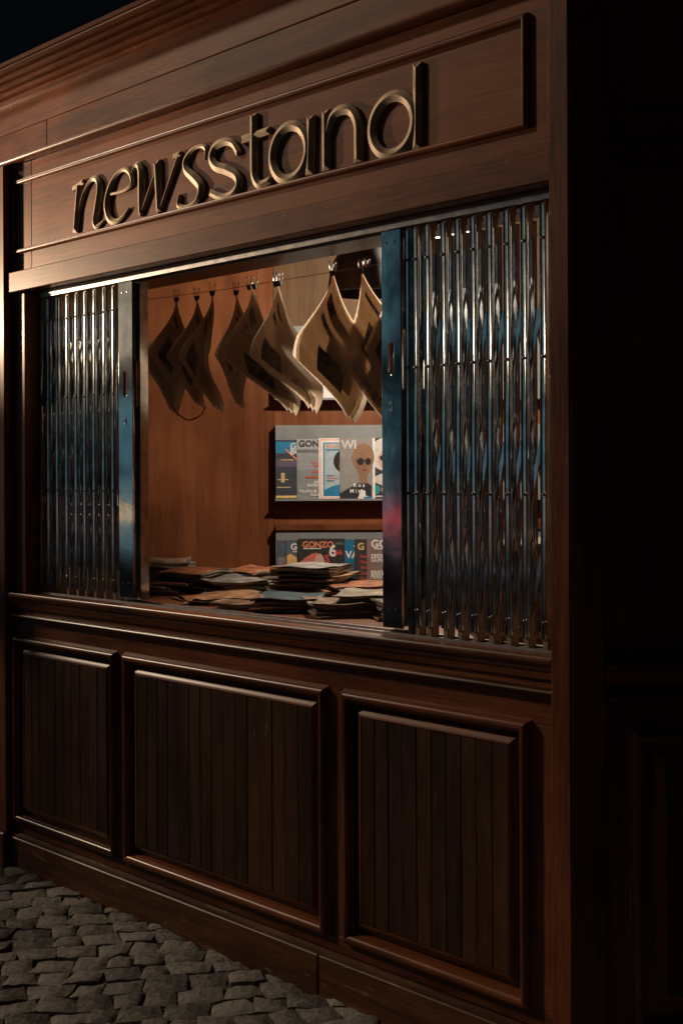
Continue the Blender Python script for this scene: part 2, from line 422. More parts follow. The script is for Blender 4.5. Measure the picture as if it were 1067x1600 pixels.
for k, (x0, x1, n) in enumerate(pe):
    bolec = [(0, 0)] + [(0.004, 0.004)] + [(0.004 + d, 0.004 + h) for d, h in halfround(0.0150, 0.018, 8)] + [(0.0385, 0.003), (0.040, -0.015), (0, -0.015)]
    frame4('panel_moulding', x0, x1, Z_BB, Z_PT, bolec, WMH, WMV, kiosk)
    fx0, fx1, fz0, fz1 = x0 + 0.050, x1 - 0.050, Z_BB + 0.052, Z_PT - 0.050
    # raised field: bevelled surround, then upright boards
    frame4('field_bevel', fx0, fx1, fz0, fz1, [(0, -0.015), (0, -0.007), (0.013, 0.004), (0.022, 0.006), (0.022, -0.015)], WH, WV, kiosk)
    a, b = fx0 + 0.0225, fx1 - 0.0225; st = (b - a) / n
    for i in range(n):
        dz = rnd.uniform(-0.0012, 0.0012)
        K('plank', a + i * st + 0.0006, a + (i + 1) * st - 0.0006, -0.004 + dz, 0.012, fz0 + 0.0225, fz1 - 0.0225, WP, bev=0.0016)
# bead and counter moulding
hb = lambda z, r, h: [(0, z - r)] + [(h * math.sin(math.pi * i / 8), z - r * math.cos(math.pi * i / 8)) for i in range(1, 8)] + [(0, z + r)]
run('bead', XL - 0.02, XPR0, hb(Z_BEAD - 0.004, 0.012, 0.022), WMH, kiosk, smooth=True)
ct = [(0, 1.000), (0.014, 1.000), (0.016, 1.008), (0.020, 1.012), (0.020, 1.018), (0.024, 1.019), (0.030, 1.024), (0.034, 1.031), (0.034, 1.035), (0.040, 1.036), (0.047, 1.040), (0.050, 1.046), (0.049, 1.053), (0.044, 1.057), (0, 1.057)]
ct = [(h * .58, z) for h, z in ct]
run('counter_moulding', XL - 0.022, XPR0, ct, WMH, kiosk, smooth=True)
K('counter_top', XL - 0.01, XPR0, 0.001, 0.75, 1.015, 1.0565, WH, bev=0)
# header: cornice, frieze boards, bead, sign panel, fascia
def cornice(x0, x1):
    p = [(0.0, Z_C0)]
    h, z = 0.012, Z_C0
    for i in range(5):
        r = 0.0135
        p += [(h, z), (h + 0.006, z + 0.002)]
        p += [(h + 0.006 + 0.012 * math.sin(math.pi * q / 5), z + 0.002 + 0.0175 * q / 5) for q in range(1, 6)]
        h += 0.017; z += 0.0205
    p += [(h, z), (h + .004, z + .012), (0, z + .012)]
    return run('cornice', x0, x1, p, WMH, kiosk, smooth=True)
xc = fx(305, 30, -0.06)
cornice(XE, xc - 0.0008); cornice(xc + 0.0008, XPR1 + 0.1)
K('frieze_board', XE, XPR0, 0.0, 0.03, Z_J + 0.001, Z_C0 + 0.01, WH, bev=0.002)
xj = fx(73, 210)
K('frieze_board', XE, xj - 0.0008, 0.002, 0.03, Z_HB, Z_J - 0.001, WH, bev=0.002)
K('frieze_board', xj + 0.0008, XPR0, 0.002, 0.03, Z_HB, Z_J - 0.001, WH, bev=0.002)
run('bead', XE, XPR0, hb(Z_HB + 0.002, 0.013, 0.026), WMH, kiosk, smooth=True)
xst = fx(48.5, 350)
K('sign_stile', XL, xst - 0.001, 0.004, 0.03, Z_F1 - 0.01, Z_HB - 0.012, WV)
K('sign_board', xst + 0.001, XPR0, 0.004, 0.03, Z_F1 - 0.01, Z_HB - 0.012, WH)
frame4('sign_moulding', fx(21.5, 340), fx(825, 120), Z_S0, Z_S1, [(0, -.004)] + [(d, h) for d, h in halfround(0.010, 0.0095, 8)] + [(0.020, -.004)], WMH, WMV, kiosk)
K('fascia', XL - 0.025, XPR0, -0.024, 0.03, Z_F0, Z_F1, WH, bev=0.003)
K('header_core', XE, XPR0, 0.0305, 0.06, Z_F0 + 0.006, Z_C1, WH, bev=0)
K('soffit', XL, XPR0, 0.0305, 0.30, Z_F0 - 0.004, Z_F0 + 0.02, WH, bev=0)
K('inner_lintel', XL, XPR0, 0.270, 0.30, Z_F0 + 0.021, 2.80, WI, bev=0)
K('jamb', XL, fx(47, y=0.02), 0.0, 0.16, Z_CT, Z_F0 - 0.005, WV)
K('jamb', XPR0 - 0.004, XPR1 - .01, 0.061, 0.16, Z_CT, Z_F0 - 0.005, WV)
# tracks
XG0, XG1 = fx(60, y=.06), XPR0 - 0.005
for z0, z1, nm in ((Z_F0 - 0.022, Z_F0 - 0.0045, 'top_track'),):
    for y in (0.050, 0.098): K(nm, XG0, XG1, y, y + 0.004, z0, z1, ALU, bev=0)
for y in (0.046, 0.100): K('bottom_track', XG0, XG1, y, y + 0.005, Z_CT - 0.0004, Z_CT + 0.006, ALU, bev=0)
# side face, parallel to the picture: local frame at the corner
def frameM(p, ang): return Matrix.Translation(p) @ Matrix.Rotation(ang, 4, 'Z')
pc = Vector((XPR1, -0.030, 0))
MS = frameM(pc, R(45))
def S(name, *a, **k): return box(name, *a, parent=kiosk, M=MS, **k)
S('corner_post', 0.002, 0.082, 0.0, 0.06, -0.02, 3.2, WV, bev=0.003)
S('side_board', 0.0835, 2.3, 0.012, 0.04, 0, 3.2, WV, bev=0)
run('counter_moulding', 0.084, 2.3, [(h - 0.012, z) for h, z in ct], WH, kiosk, M=MS, smooth=True)
run('bead', 0.084, 2.3, [(h - 0.012, z) for h, z in hb(Z_BEAD - .004, 0.012, 0.022)], WH, kiosk, M=MS, smooth=True)
frame4('panel_moulding', 0.14, 1.05, Z_BB, Z_PT, bolec, WMH, WMV, kiosk, M=MS, base=-0.012)
for i in range(9):
    S('plank', 0.228 + i * 0.0815, 0.228 + (i + 1) * 0.0815 - .0018, 0.003, 0.013, Z_BB + .088, Z_PT - .084, WP, bev=.0022)
frame4('field_bevel', 0.202, 0.988, Z_BB + .062, Z_PT - .058, [(0, -0.003), (0, 0), (0.022, 0.010), (0.026, 0.010), (0.026, -0.003)], WH, WV, kiosk, M=MS, base=-0.012)
frame4('sign_moulding', 0.135, 1.1, Z_S0, Z_S1, [(0, -.004)] + [(d, h) for d, h in halfround(0.010, 0.0095, 8)] + [(0.020, -.004)], WH, WV, kiosk, M=MS, base=-0.012)
S('fascia', 0.084, 2.3, -0.008, 0.0115, Z_F0, Z_F1, WH, bev=.003)
S('plinth_board', 0.084, 2.3, -0.010, 0.0115, -0.02, Z_PL, WPL, bev=.004)
# walls behind: far side, back (parallel to the side face) and left, floor, ceiling, roof
ZB = 6.0
pB = CAM + FW * ZB; pB.z = 0
MB_ = frameM(pB, R(45))
def cl(X, Zd, z=0): return CAM.x * 0 + CAM + RT * X + FW * Zd + Vector((0, 0, z - HCAM))
def W(name, *a, **k): return box(name, *a, parent=kiosk, M=MB_, **k)
zs = 1.5 + (745 - 512) * ZB / FPX
W('interior_panel', -2.30, (428 - CXP) / FPX * ZB - 0.001, 0.0, 0.04, 0.0, 2.9, WI, bev=0)
W('interior_panel', (428 - CXP) / FPX * ZB + 0.001, 2.2, 0.004, 0.04, 0.0, zs, WI, bev=0)
W('plywood_panel', (428 - CXP) / FPX * ZB + 0.001, 2.2, 0.002, 0.04, zs + 0.002, 2.9, WPLY, bev=0)
cB = MS @ Vector((2.3, 0.02, 0))
Lw = (pB - cB).dot(FW)
MR = Matrix.Translation(cB) @ Matrix.Rotation(R(135), 4, 'Z')
box('interior_panel', 0.0, Lw, 0.0, 0.04, 0, 2.9, WI, kiosk, M=MR, bev=0)
pL0 = Vector((XE, 0.05, 0)); pL1 = pB - RT * 2.3
dL = (pL1 - pL0); MLf = Matrix.Translation(pL0) @ Matrix.Rotation(math.atan2(dL.y, dL.x), 4, 'Z')
box('interior_panel', 0, dL.length, -0.02, 0.02, 0, 2.9, WI, kiosk, M=MLf, bev=0)
def poly_slab(name, pts, z0, z1, mat):
    rings = [[(p.x, p.y, z) for p in pts] for z in (z0, z1)]
    return link(name, mesh_of(sweep_bm(rings, True)), mat, kiosk)
foot = [Vector((XE, 0.062, 0)), Vector((XPR1 - .02, 0.062, 0)), MS @ Vector((2.28, 0.045, 0)), MB_ @ Vector((2.18, 0.03, 0)), pL1]
poly_slab('ceiling', foot, 2.84, 2.88, WPLY)
poly_slab('floor_board', foot, 0.02, 0.05, WI)
poly_slab('roof', [Vector((XE, 0.35, 0)), Vector((XPR1, 0.35, 0)), MS @ Vector((2.32, 0.3, 0)), MB_ @ Vector((2.25, 0.06, 0)), pL1 + FW * .05], 3.0, 3.06, BLACK)

# sign letters: chiselled bronze strokes, each letter one part
def smooth_path(pts, n=7):
    P = [Vector(p) for p in pts]
    if len(P) < 3: return [P[0].lerp(P[-1], i / 6) for i in range(7)]
    out = []
    Q = [P[0] * 2 - P[1]] + P + [P[-1] * 2 - P[-2]]
    for i in range(1, len(Q) - 2):
        for k in range(n):
            t = k / n; a, b, c, d = Q[i - 1], Q[i], Q[i + 1], Q[i + 2]
            out.append(0.5 * ((2 * b) + (-a + c) * t + (2 * a - 5 * b + 4 * c - d) * t * t + (-a + 3 * b - 3 * c + d) * t ** 3))
    out.append(P[-1]); return out
def stroke(bm, pts, ws, closed=False, h0=0.0045, h1=0.0205, straight=False):
    """pts (x,z,width) ; ridge down the middle"""
    P = [Vector((p[0], p[1], q)) for p, q in zip(pts, ws)]
    if closed: S_ = P
    else: S_ = smooth_path(P) if not straight else [P[0].lerp(P[-1], i / 6) for i in range(7)]
    n = len(S_); rings = []
    for i, s in enumerate(S_):
        a = S_[(i - 1) % n] if closed or i > 0 else s; b = S_[(i + 1) % n] if closed or i < n - 1 else s
        t = Vector((b.x - a.x, b.y - a.y)).normalized(); nn = Vector((-t.y, t.x)); hw = s.z * 0.405
        rx, rz = s.x, s.y
        hh = h0 + hw * 0.48
        if not closed and i == 0: rx += t.x * hw; rz += t.y * hw
        if not closed and i == n - 1: rx -= t.x * hw; rz -= t.y * hw
        rings.append([(s.x + nn.x * hw, 0.003, s.y + nn.y * hw), (s.x + nn.x * hw, -h0, s.y + nn.y * hw), (rx, -hh, rz),
                      (s.x - nn.x * hw, -h0, s.y - nn.y * hw), (s.x - nn.x * hw, 0.003, s.y - nn.y * hw)])
    if closed: rings.append(rings[0])
    # ridge of the second samples must not run backwards past the hip
    V = [[bm.verts.new(p) for p in r] for r in rings]
    for a, b in zip(V[:-1], V[1:]):
        for i in range(4):
            try: bm.faces.new((a[i], a[i + 1], b[i + 1], b[i]))
            except ValueError: pass
    if not closed:
        for r in (V[0], V[-1]): bm.faces.new(r)
LY = -0.010
def zp(x, y):
    p = on_y(x / 2, y / 2, LY); return (p.x, p.z)
def letter(strokes):
    bm = bmesh.new()
    for s in strokes:
        kind = s[0]
        if kind == 's': stroke(bm, [zp(*p) for p in s[1]], s[2])
        elif kind == 'l': stroke(bm, [zp(*p) for p in s[1]], s[2], straight=True)
        elif kind == 'o':
            c = zp(*s[1]); r = s[2]; N = 40
            stroke(bm, [(c[0] + s[3] * r * math.cos(2 * math.pi * i / N), c[1] + r * math.sin(2 * math.pi * i / N)) for i in range(N)], [s[4]] * N, closed=True)
    bmesh.ops.remove_doubles(bm, verts=bm.verts, dist=1e-5)
    o = link('sign_letter', mesh_of(bm), BRASS, kiosk)
    return o
letter([('l', [(243, 572), (231, 727)], [.036, .036]), ('l', [(222, 590), (258, 566)], [.020, .022]),
        ('s', [(240, 665), (258, 600), (280, 562), (299, 560), (306, 590), (298, 650), (292, 690), (299, 708), (320, 688)], [.012, .014, .020, .030, .040, .040, .036, .022, .008])])
letter([('s', [(341, 606), (368, 600), (392, 590), (408, 570), (400, 537), (380, 530), (356, 550), (337, 592), (329, 640), (338, 682), (358, 692), (380, 676), (398, 650)],
         [.010, .011, .013, .018, .022, .018, .022, .034, .040, .036, .024, .014, .008])])
letter([('s', [(408, 540), (416, 520), (428, 515), (436, 540), (436, 610), (434, 672)], [.008, .018, .030, .042, .040, .022]),
        ('l', [(434, 674), (488, 520)], [.012, .014]),
        ('l', [(486, 500), (492, 662)], [.044, .030]), ('l', [(492, 664), (553, 486)], [.012, .016]), ('l', [(535, 490), (560, 478)], [.020, .020])])
letter([('s', [(636, 498), (640, 464), (622, 456), (596, 468), (575, 500), (578, 530), (604, 556), (622, 580), (618, 612), (600, 636), (575, 646), (553, 640), (556, 606)],
         [.008, .024, .016, .018, .028, .036, .044, .044, .034, .020, .016, .022, .008])])
letter([('s', [(742, 478), (724, 448), (698, 442), (668, 458), (656, 490), (670, 518), (704, 530), (734, 548), (740, 578), (722, 606), (690, 616), (652, 600)],
         [.030, .030, .032, .036, .038, .040, .042, .040, .038, .036, .032, .028])])
letter([('s', [(788, 354), (788, 420), (788, 500), (790, 548), (806, 576), (840, 562)], [.040, .040, .040, .038, .034, .028]),
        ('l', [(750, 436), (838, 406)], [.030, .030])])
letter([('o', (900, 476), 0.0795, 0.98, .040), ('l', [(966, 360), (962, 545)], [.038, .038])])
letter([('l', [(1013, 342), (1014, 532)], [.038, .038]), ('s', [(1016, 420), (1032, 366), (1062, 342), (1094, 346), (1112, 384), (1114, 440), (1115, 506)], [.030, .034, .038, .038, .040, .040, .040])])
letter([('o', (1222, 390), 0.0795, 1.0, .040), ('l', [(1299, 194), (1298, 466)], [.038, .038])])

# ------------------------------------------------------------------ folding gates
def gate(pxbars, plate_px, label, channel_px=None):
    Y0 = 0.062
    zt, zb = Z_F0 - 0.030, Z_CT + 0.030
    root = thing('folding_gate', (fx(pxbars[0], y=Y0), Y0 + .02, Z_CT), label, 'gate')
    xsb = [fx(p, y=Y0) for p in pxbars]
    def chan(name, x, y0, y1, za, zb_, wd, mat):
        # shallow C-shaped channel with a rolled front
        hw = wd / 2; d = y1 - y0
        pr = [(-hw, y1), (-hw, y0 + .004), (-hw + .0012, y0 + .0012), (-hw + .004, y0), (-hw + .0052, y0 + .0012), (hw - .0052, y0 + .0012), (hw - .004, y0), (hw - .0012, y0 + .0012), (hw, y0 + .004), (hw, y1)]
        o = link(name, mesh_of(sweep_bm([[(x + a, b, z) for a, b in pr] for z in (za, zb_)], True)), mat, root); shade_auto(o, 50); return o
    rows = [0.085, 0.385, 0.735, 1.06]     # rivet heights below the top
    for i, x in enumerate(xsb):
        b = chan('front_bar', x, Y0, Y0 + .013, zb, zt, .022, CHROME)
        for rr_ in rows:
            c = Vector((x, Y0 + .001, zt - rr_))
            lathe('rivet', [(0.0048, 0), (0.0044, .002), (.0025, .0038), (.0002, .0042)], STEELD, b, M=Matrix.Translation(c) @ Matrix.Rotation(R(90), 4, 'X'), n=8)
        if i < len(xsb) - 1 or True:
            xm = x + (.002 if plate_px[0] > 400 else -.014)
            chan('rear_bar', xm, Y0 + .030, Y0 + .043, zb, zt - .03, .022, STEELD)
        box('guide_block', x - .008, x + .010, Y0 + .006, Y0 + .038, zt - .01, zt + 0.024, NYLON, root, bev=.002)
        box('guide_block', x - .005, x + .012, Y0 + .014, Y0 + .029, zt - .075, zt - .0105, NYLON, root, bev=.002)
        box('foot_block', x - .008, x + .010, Y0 + .006, Y0 + .038, Z_CT + 0.0005, zb + .008, NYLON, root, bev=.002)
        box('foot_block', x - .005, x + .012, Y0 + .014, Y0 + .029, zb + .0085, zb + .075, NYLON, root, bev=.002)
    # scissor straps between neighbouring bars: three rows of crossings
    def strap(xa, za, xb, zb_, y):
        a = Vector((xa, y, za)); b = Vector((xb, y, zb_)); t = (b - a).normalized(); n = Vector((-t.z, 0, t.x)) * 0.0062
        e = t * 0.010
        pts = [a - e * .3 + n, a - e, a - e * .3 - n, b + e * .3 - n, b + e, b + e * .3 + n]
        rings = [[(p.x, y + yy, p.z) for p in pts] for yy in (0, .0028)]
        link('strap', mesh_of(sweep_bm(rings, True)), CHROME, root)
    spans = [(0.20, 0.50), (0.55, 0.85), (0.87, 1.03)]
    centers = [0.31, 0.655, 0.955]
    allx = xsb if plate_px[0] > pxbars[-1] else xsb
    for i in range(len(xsb) - 1):
        for c in centers:
            strap(xsb[i], zt - c - 0.125, xsb[i + 1], zt - c + 0.125, Y0 + .0155)
            strap(xsb[i], zt - c + 0.125, xsb[i + 1], zt - c - 0.125, Y0 + .0225)
    # lock plate with a slotted grip
    xa, xb = fx(plate_px[0], y=Y0), fx(plate_px[1], y=Y0)
    c = bpy.data.curves.new('plate', 'CURVE'); c.dimensions = '2D'; c.fill_mode = 'BOTH'; c.extrude = 0.004; c.bevel_depth = 0.0008
    def poly(pts):
        s = c.splines.new('POLY'); s.points.add(len(pts) - 1); s.use_cyclic_u = True
        for q, p in zip(s.points, pts): q.co = (p[0], p[1], 0, 1)
    poly([(xa, zb - .012), (xb, zb - .012), (xb, zt + .004), (xa, zt + .004)])
    xm = (xa + xb) / 2 - (xb - xa) * .02; zc = zt - 0.385 + .03
    sl = [(xm + .0115 * math.cos(a_), zc + (.036 if a_ < math.pi else -.036) + .0115 * math.sin(a_)) for a_ in [k * math.pi / 6 for k in range(12)]]
    poly(sl)
    o_ = bpy.data.objects.new('t', c); me = bpy.data.meshes.new_from_object(o_); bpy.data.objects.remove(o_)
    pl = link('lock_plate', me, PLATE, root, M=Matrix.Translation((0, Y0 - .006, 0)) @ Matrix.Rotation(R(90), 4, 'X'))
    box('lock_case', xa + .003, xb - .003, Y0, Y0 + .042, zb - .008, zc - .08, STEELD, pl, bev=.001)
    box('lock_case', xa + .003, xb - .003, Y0, Y0 + .042, zc + .08, zt, STEELD, pl, bev=.001)
    for q in (-1, 1):
        for zz in (zt - .03, zb + .04):
            lathe('screw', [(.0042, 0), (.0036, .002), (.0003, .0026)], STEELD, pl, M=Matrix.Translation((xm + q * .015, Y0 - .0105, zz)) @ Matrix.Rotation(R(90), 4, 'X'), n=10)
    lathe('keyhole_cover', [(.011, 0), (.010, .002), (.006, .0025), (.0055, .001), (.0003, .001)], CHROME, pl,
          M=Matrix.Translation((xm, Y0 - .0105, zc - .135)) @ Matrix.Rotation(R(90), 4, 'X') @ Matrix.Diagonal((.75, 1.5, 1, 1)), n=20)
    for zz in (zt + .004, zb - .040):
        box('guide_block', xa + .01, xb - .012, Y0 + .004, Y0 + .036, zz + (.0005 if zz > 2 else 0), zz + .020, NYLON, root, bev=.002)
    if channel_px:
        x0, x1 = fx(channel_px[0], y=Y0 + .03), fx(channel_px[1], y=Y0 + .03)
        for a_, b_, m_ in ((x0, x0 + (x1 - x0) * .42, STEELD), (x0 + (x1 - x0) * .52, x1, CHROME)):
            box('latch_channel', a_, b_, Y0 + .012, Y0 + .05, zb - .02, zt + .005, m_, root, bev=.002)
    return root
gate([54, 62, 76, 89.5, 104, 118.5, 132, 146.5, 161.5, 176], (190.5, 211.5), 'left chrome folding scissor gate whose warm-lit bars have a grip slot plate', (213, 226))
gate([637, 648.5, 667, 692, 714.5, 738.5, 764, 791, 818, 848], (601.5, 630.5), 'right chrome folding scissor gate next to the corner post', None)

# ------------------------------------------------------------------ interior: racks and magazines on the back wall
PXM = ZB / FPX
def wx(px, d=0.0): return (px - CXP) / FPX * (ZB - d)
def wz(py, d=0.0): return HCAM + (HORY - py) / FPX * (ZB - d)
ordn = ['upper', 'middle', 'lower']
RD = 0.055
racks = []
for i, (yt, yb) in enumerate(((509, 623), (664, 780), (820, 938))):
    lab = ['upper grey metal magazine rack behind the hanging newspapers', 'middle grey metal magazine rack with five covers showing', 'lower grey metal magazine rack behind the piles of papers'][i]
    z0, z1 = wz(yb + 1, RD), wz(yt, RD)
    t = thing('magazine_rack', MB_ @ Vector((0.4, -RD / 2, z0)), lab, 'rack', 'magazine racks on the back wall')
    x0, x1 = wx(430.5, RD), wx(430.5, RD) + 1.55
    box('back_plate', x0, x1, -RD, -RD + .004, z0, z1, RACK, t, MB_, bev=.001)
    box('side_plate', x0, x0 + .004, -RD + .0045, -.001, z0, z1, RACK, t, MB_, bev=0)
    box('ledge', x0, x1, -RD - .03, -RD - .0005, z0 - .004, z0 + .001, RACK, t, MB_, bev=.0005)
    box('ledge_lip', x0, x1, -RD - .033, -RD - .0305, z0 - .004, z0 + .006, RACK, t, MB_, bev=.0005)
    if i == 2: box('top_rail', x0, x1, -RD - .012, -RD - .0005, z1 - .025, z1 + .004, WI, t, MB_, bev=.001)
    box('wall_cleat', x0 + .02, x1, -RD + .005, -.0005, z1 - .05, z1 - .01, WI, t, MB_, bev=0)
    racks.append(z0)
WHT, BLK, RED, ORG = (.75, .74, .72), (.02, .02, .022), (.62, .08, .05), (.75, .25, .12)
BLU, TEAL, GRY, YEL, SKN = (.03, .20, .38), (.02, .28, .30), (.30, .31, .32), (.72, .48, .16), (.38, .22, .15)
def magazine(px0, ytop, row, layer, w_, h_, bgc, prints, texts, label):
    d = RD + 0.006 + layer * 0.0042
    x0 = wx(px0, d); z0 = racks[row] + 0.0015; 
    h_ = wz(ytop, d) - z0
    M = MB_ @ Matrix.Translation((x0, -d, z0)) @ Matrix.Rotation(R(-0.4), 4, 'X')
    t = thing('magazine', (MB_ @ Vector((x0 + w_ / 2, -d, z0))), label, 'magazine', 'magazines on the racks')
    box('pages', 0.001, w_ - .001, 0.0004, .0026, 0.001, h_ - .001, PAGES, t, M, bev=0)
    cv = box('cover', 0, w_, -.0003, .0003, 0, h_, col(*bgc), t, M, bev=0)
    dep = [0]
    def lay(): dep[0] += 1; return -.0004 - dep[0] * .00012
    for kind, c, *q in prints:
        bm = bmesh.new(); y = lay()
        if kind == 'r': pts = [(q[0], q[1]), (q[2], q[1]), (q[2], q[3]), (q[0], q[3])]
        elif kind == 'e': pts = [(q[0] + q[2] * math.cos(k * math.pi / 12), q[1] + q[3] * math.sin(k * math.pi / 12)) for k in range(24)]
        else: pts = q[0]
        pts = [(min(max(a, 0), 1), min(max(b, 0), 1)) for a, b in pts]
        bm.faces.new([bm.verts.new((a * w_, y, b * h_)) for a, b in pts])
        link('cover_print', mesh_of(bm), col(*c), t, M)
    for s, u, v, sz, c, bold in texts:
        if s[0] == '~':          # print too small to read in the photograph: a plain line of its length
            y = lay(); bm = bmesh.new(); ln = min(int(s[1:]) * sz * .5, (.97 - u) * w_)
            bm.faces.new([bm.verts.new((u * w_ + a, y, v * h_ + b)) for a, b in ((0, 0), (ln, 0), (ln, sz * .45), (0, sz * .45))])
            link('cover_print', mesh_of(bm), col(*c), t, M); continue
        me = text_mesh(s, sz, bold); y = lay()
        me.transform(Matrix.Translation((u * w_, y, v * h_)) @ Matrix.Rotation(R(90), 4, 'X'))
        link('cover_lettering', me, col(*c), t, M)
    return t
W1 = .215
def head(cx, cy, s, skin, hair, glasses=True, big=1.0):
    r = [('e', hair, cx, cy + .05 * s, .19 * s * big, .135 * s * big), ('e', skin, cx + .02, cy - .01 * s, .14 * s, .125 * s), ('r', skin, cx - .06 * s, cy - .20 * s, cx + .07 * s, cy - .1 * s)]
    if glasses: r += [('e', BLK, cx - .045 * s, cy + .01 * s, .055 * s, .035 * s), ('e', BLK, cx + .085 * s, cy + .01 * s, .05 * s, .034 * s), ('r', BLK, cx - .12 * s, cy + .012 * s, cx + .12 * s, cy + .022 * s)]
    else: r += [('e', (.05, .03, .02), cx - .04 * s, cy + .01 * s, .022 * s, .011 * s), ('e', (.05, .03, .02), cx + .075 * s, cy + .01 * s, .022 * s, .011 * s)]
    r += [('e', tuple(k * .8 for k in skin), cx + .02 * s, cy - .03 * s, .02 * s, .028 * s), ('e', (.22, .08, .07), cx + .02 * s, cy - .072 * s, .05 * s, .012 * s)]
    return r
# middle rack
magazine(431, 687, 1, 0, W1, .28, (.05, .06, .08), [('r', BLU, 0, .78, 1, .97), ('r', YEL, .48, .88, 1, 1), ('r', (.12, .10, .16), 0, .55, 1, .68), ('r', YEL, 0, .03, .5, .07), ('r', (.55, .40, .2), .02, .20, .33, .215), ('r', (.55, .40, .2), .12, .29, .2, .45), ('r', (.6, .42, .2), .04, .33, .28, .345), ('e', (.45, .34, .14), .68, .38, .2, .28), ('e', TEAL, .66, .46, .10, .06), ('e', (.6, .6, .55), .66, .46, .04, .03), ('p', ORG, [(.2, .84), (.23, .85), (.6, .6), (.57, .59)])],
         [('GO', .32, .85, .040, (.6, .6, .6), .03), ('BO', .32, .76, .040, (.6, .6, .6), .03), ('~13', .12, .66, .009, YEL, .01)], 'dark blue and gold magazine at the left end of the middle rack')
magazine(464, 686, 1, 1, W1, .28, (.23, .25, .27), [('r', (.36, .38, .39), 0, .84, 1, 1), ('r', (.14, .15, .17), 0, .78, 1, .82), ('r', (.30, .32, .33), 0, .5, 1, .76)] + [('r', (.17, .18, .20), .05 + .07 * (k % 3), .54 + k * .03, .6 + .1 * (k % 4), .545 + k * .03) for k in range(7)] + [('r', (.40, .41, .42), .1 * (k % 5), .05 + k * .03, .1 * (k % 5) + .25, .054 + k * .03) for k in range(14)],
         [('GONZO', .04, .88, .042, (.06, .06, .07), .03), ('Text of', .30, .60, .017, RED, .01), ('Light', .36, .55, .017, RED, .01), ('~4', .34, .45, .016, RED, .01), ('~7', .2, .36, .016, RED, .01), ('John', .38, .27, .020, WHT, .02), ('Sinclair', .22, .22, .020, WHT, .02), ('Rhythm &', .06, .12, .020, WHT, .02), ('Sound', .30, .065, .020, WHT, .02)], 'grey sea-photograph magazine with red and white lettering on the middle rack')
magazine(498, 684.5, 1, 2, W1, .28, WHT, [('r', ORG, .03, .02, .97, .98), ('r', WHT, .05, .035, .95, .965), ('r', BLU, .10, .055, .90, .93), ('r', (.36, .46, .52), .13, .075, .87, .915), ('p', BLU, [(.10, .055), (.90, .055), (.9, .22), (.62, .28), (.30, .22), (.10, .15)])] + head(.60, .56, 1.25, (.20, .11, .075), (.03, .022, .018), False, 1.15),
         [('SOUL C', .17, .84, .026, ORG, .01), ('~13', .17, .80, .012, BLU, .01), ('~9', .17, .38, .008, BLK, 0), ('~14', .17, .34, .008, RED, 0), ('~9', .17, .30, .008, BLK, 0)], 'white and orange bordered magazine with a portrait on blue')
magazine(531, 684.5, 1, 3, W1 * .78, .28, (.27, .26, .25), [('r', WHT, .93, 0, 1, 1), ('p', (.03, .03, .035), [(0, 0), (.9, 0), (.9, .22), (.72, .30), (.58, .28), (.2, .17), (0, .10)]), ('p', WHT, [(.50, 0), (.74, 0), (.72, .14), (.6, .17)]), ('r', BLU, .68, 0, .9, .05)] + head(.66, .60, 1.7, (.26, .145, .095), (.27, .155, .10)),
         [('WI', .05, .83, .056, (.55, .55, .55), .03), ('R o s', .38, .205, .026, WHT, .02), ('M i t c', .28, .11, .026, WHT, .02), ('~8', .55, .045, .010, WHT, .01)], 'grey magazine showing a face in dark glasses and suit')
magazine(574.5, 684.5, 1, 2, W1, .28, (.045, .045, .05), [('p', (.6, .55, .5), [(0, .32), (.3, .42), (.6, .40), (1, .3), (1, .2), (.5, .18)])] + head(.42, .66, 1.5, (.55, .38, .32), (.62, .60, .56), True, 1.35) + [('e', TEAL, .16, .16, .12, .08), ('e', (.65, .28, .22), .42, .16, .12, .08)],
         [('~5', .14, .88, .030, (.6, .58, .55), .02), ('~20', .08, .045, .010, WHT, .01)], 'black magazine with a pale-haired portrait by the gate plate')
for k, (px, c) in enumerate(((612, (.4, .12, .08)), (648, (.5, .48, .42)), (690, (.06, .20, .28)), (728, (.42, .3, .1)), (766, (.5, .5, .5)))):
    magazine(px, 686, 1, k % 3, W1, .28, c, [('r', WHT, .1, .8, .9, .93), ('e', BLK, .5, .45, .3, .22)], [], ['brick red', 'cream', 'dark teal', 'ochre', 'pale grey'][k] + ' magazine on the middle rack behind the right gate')
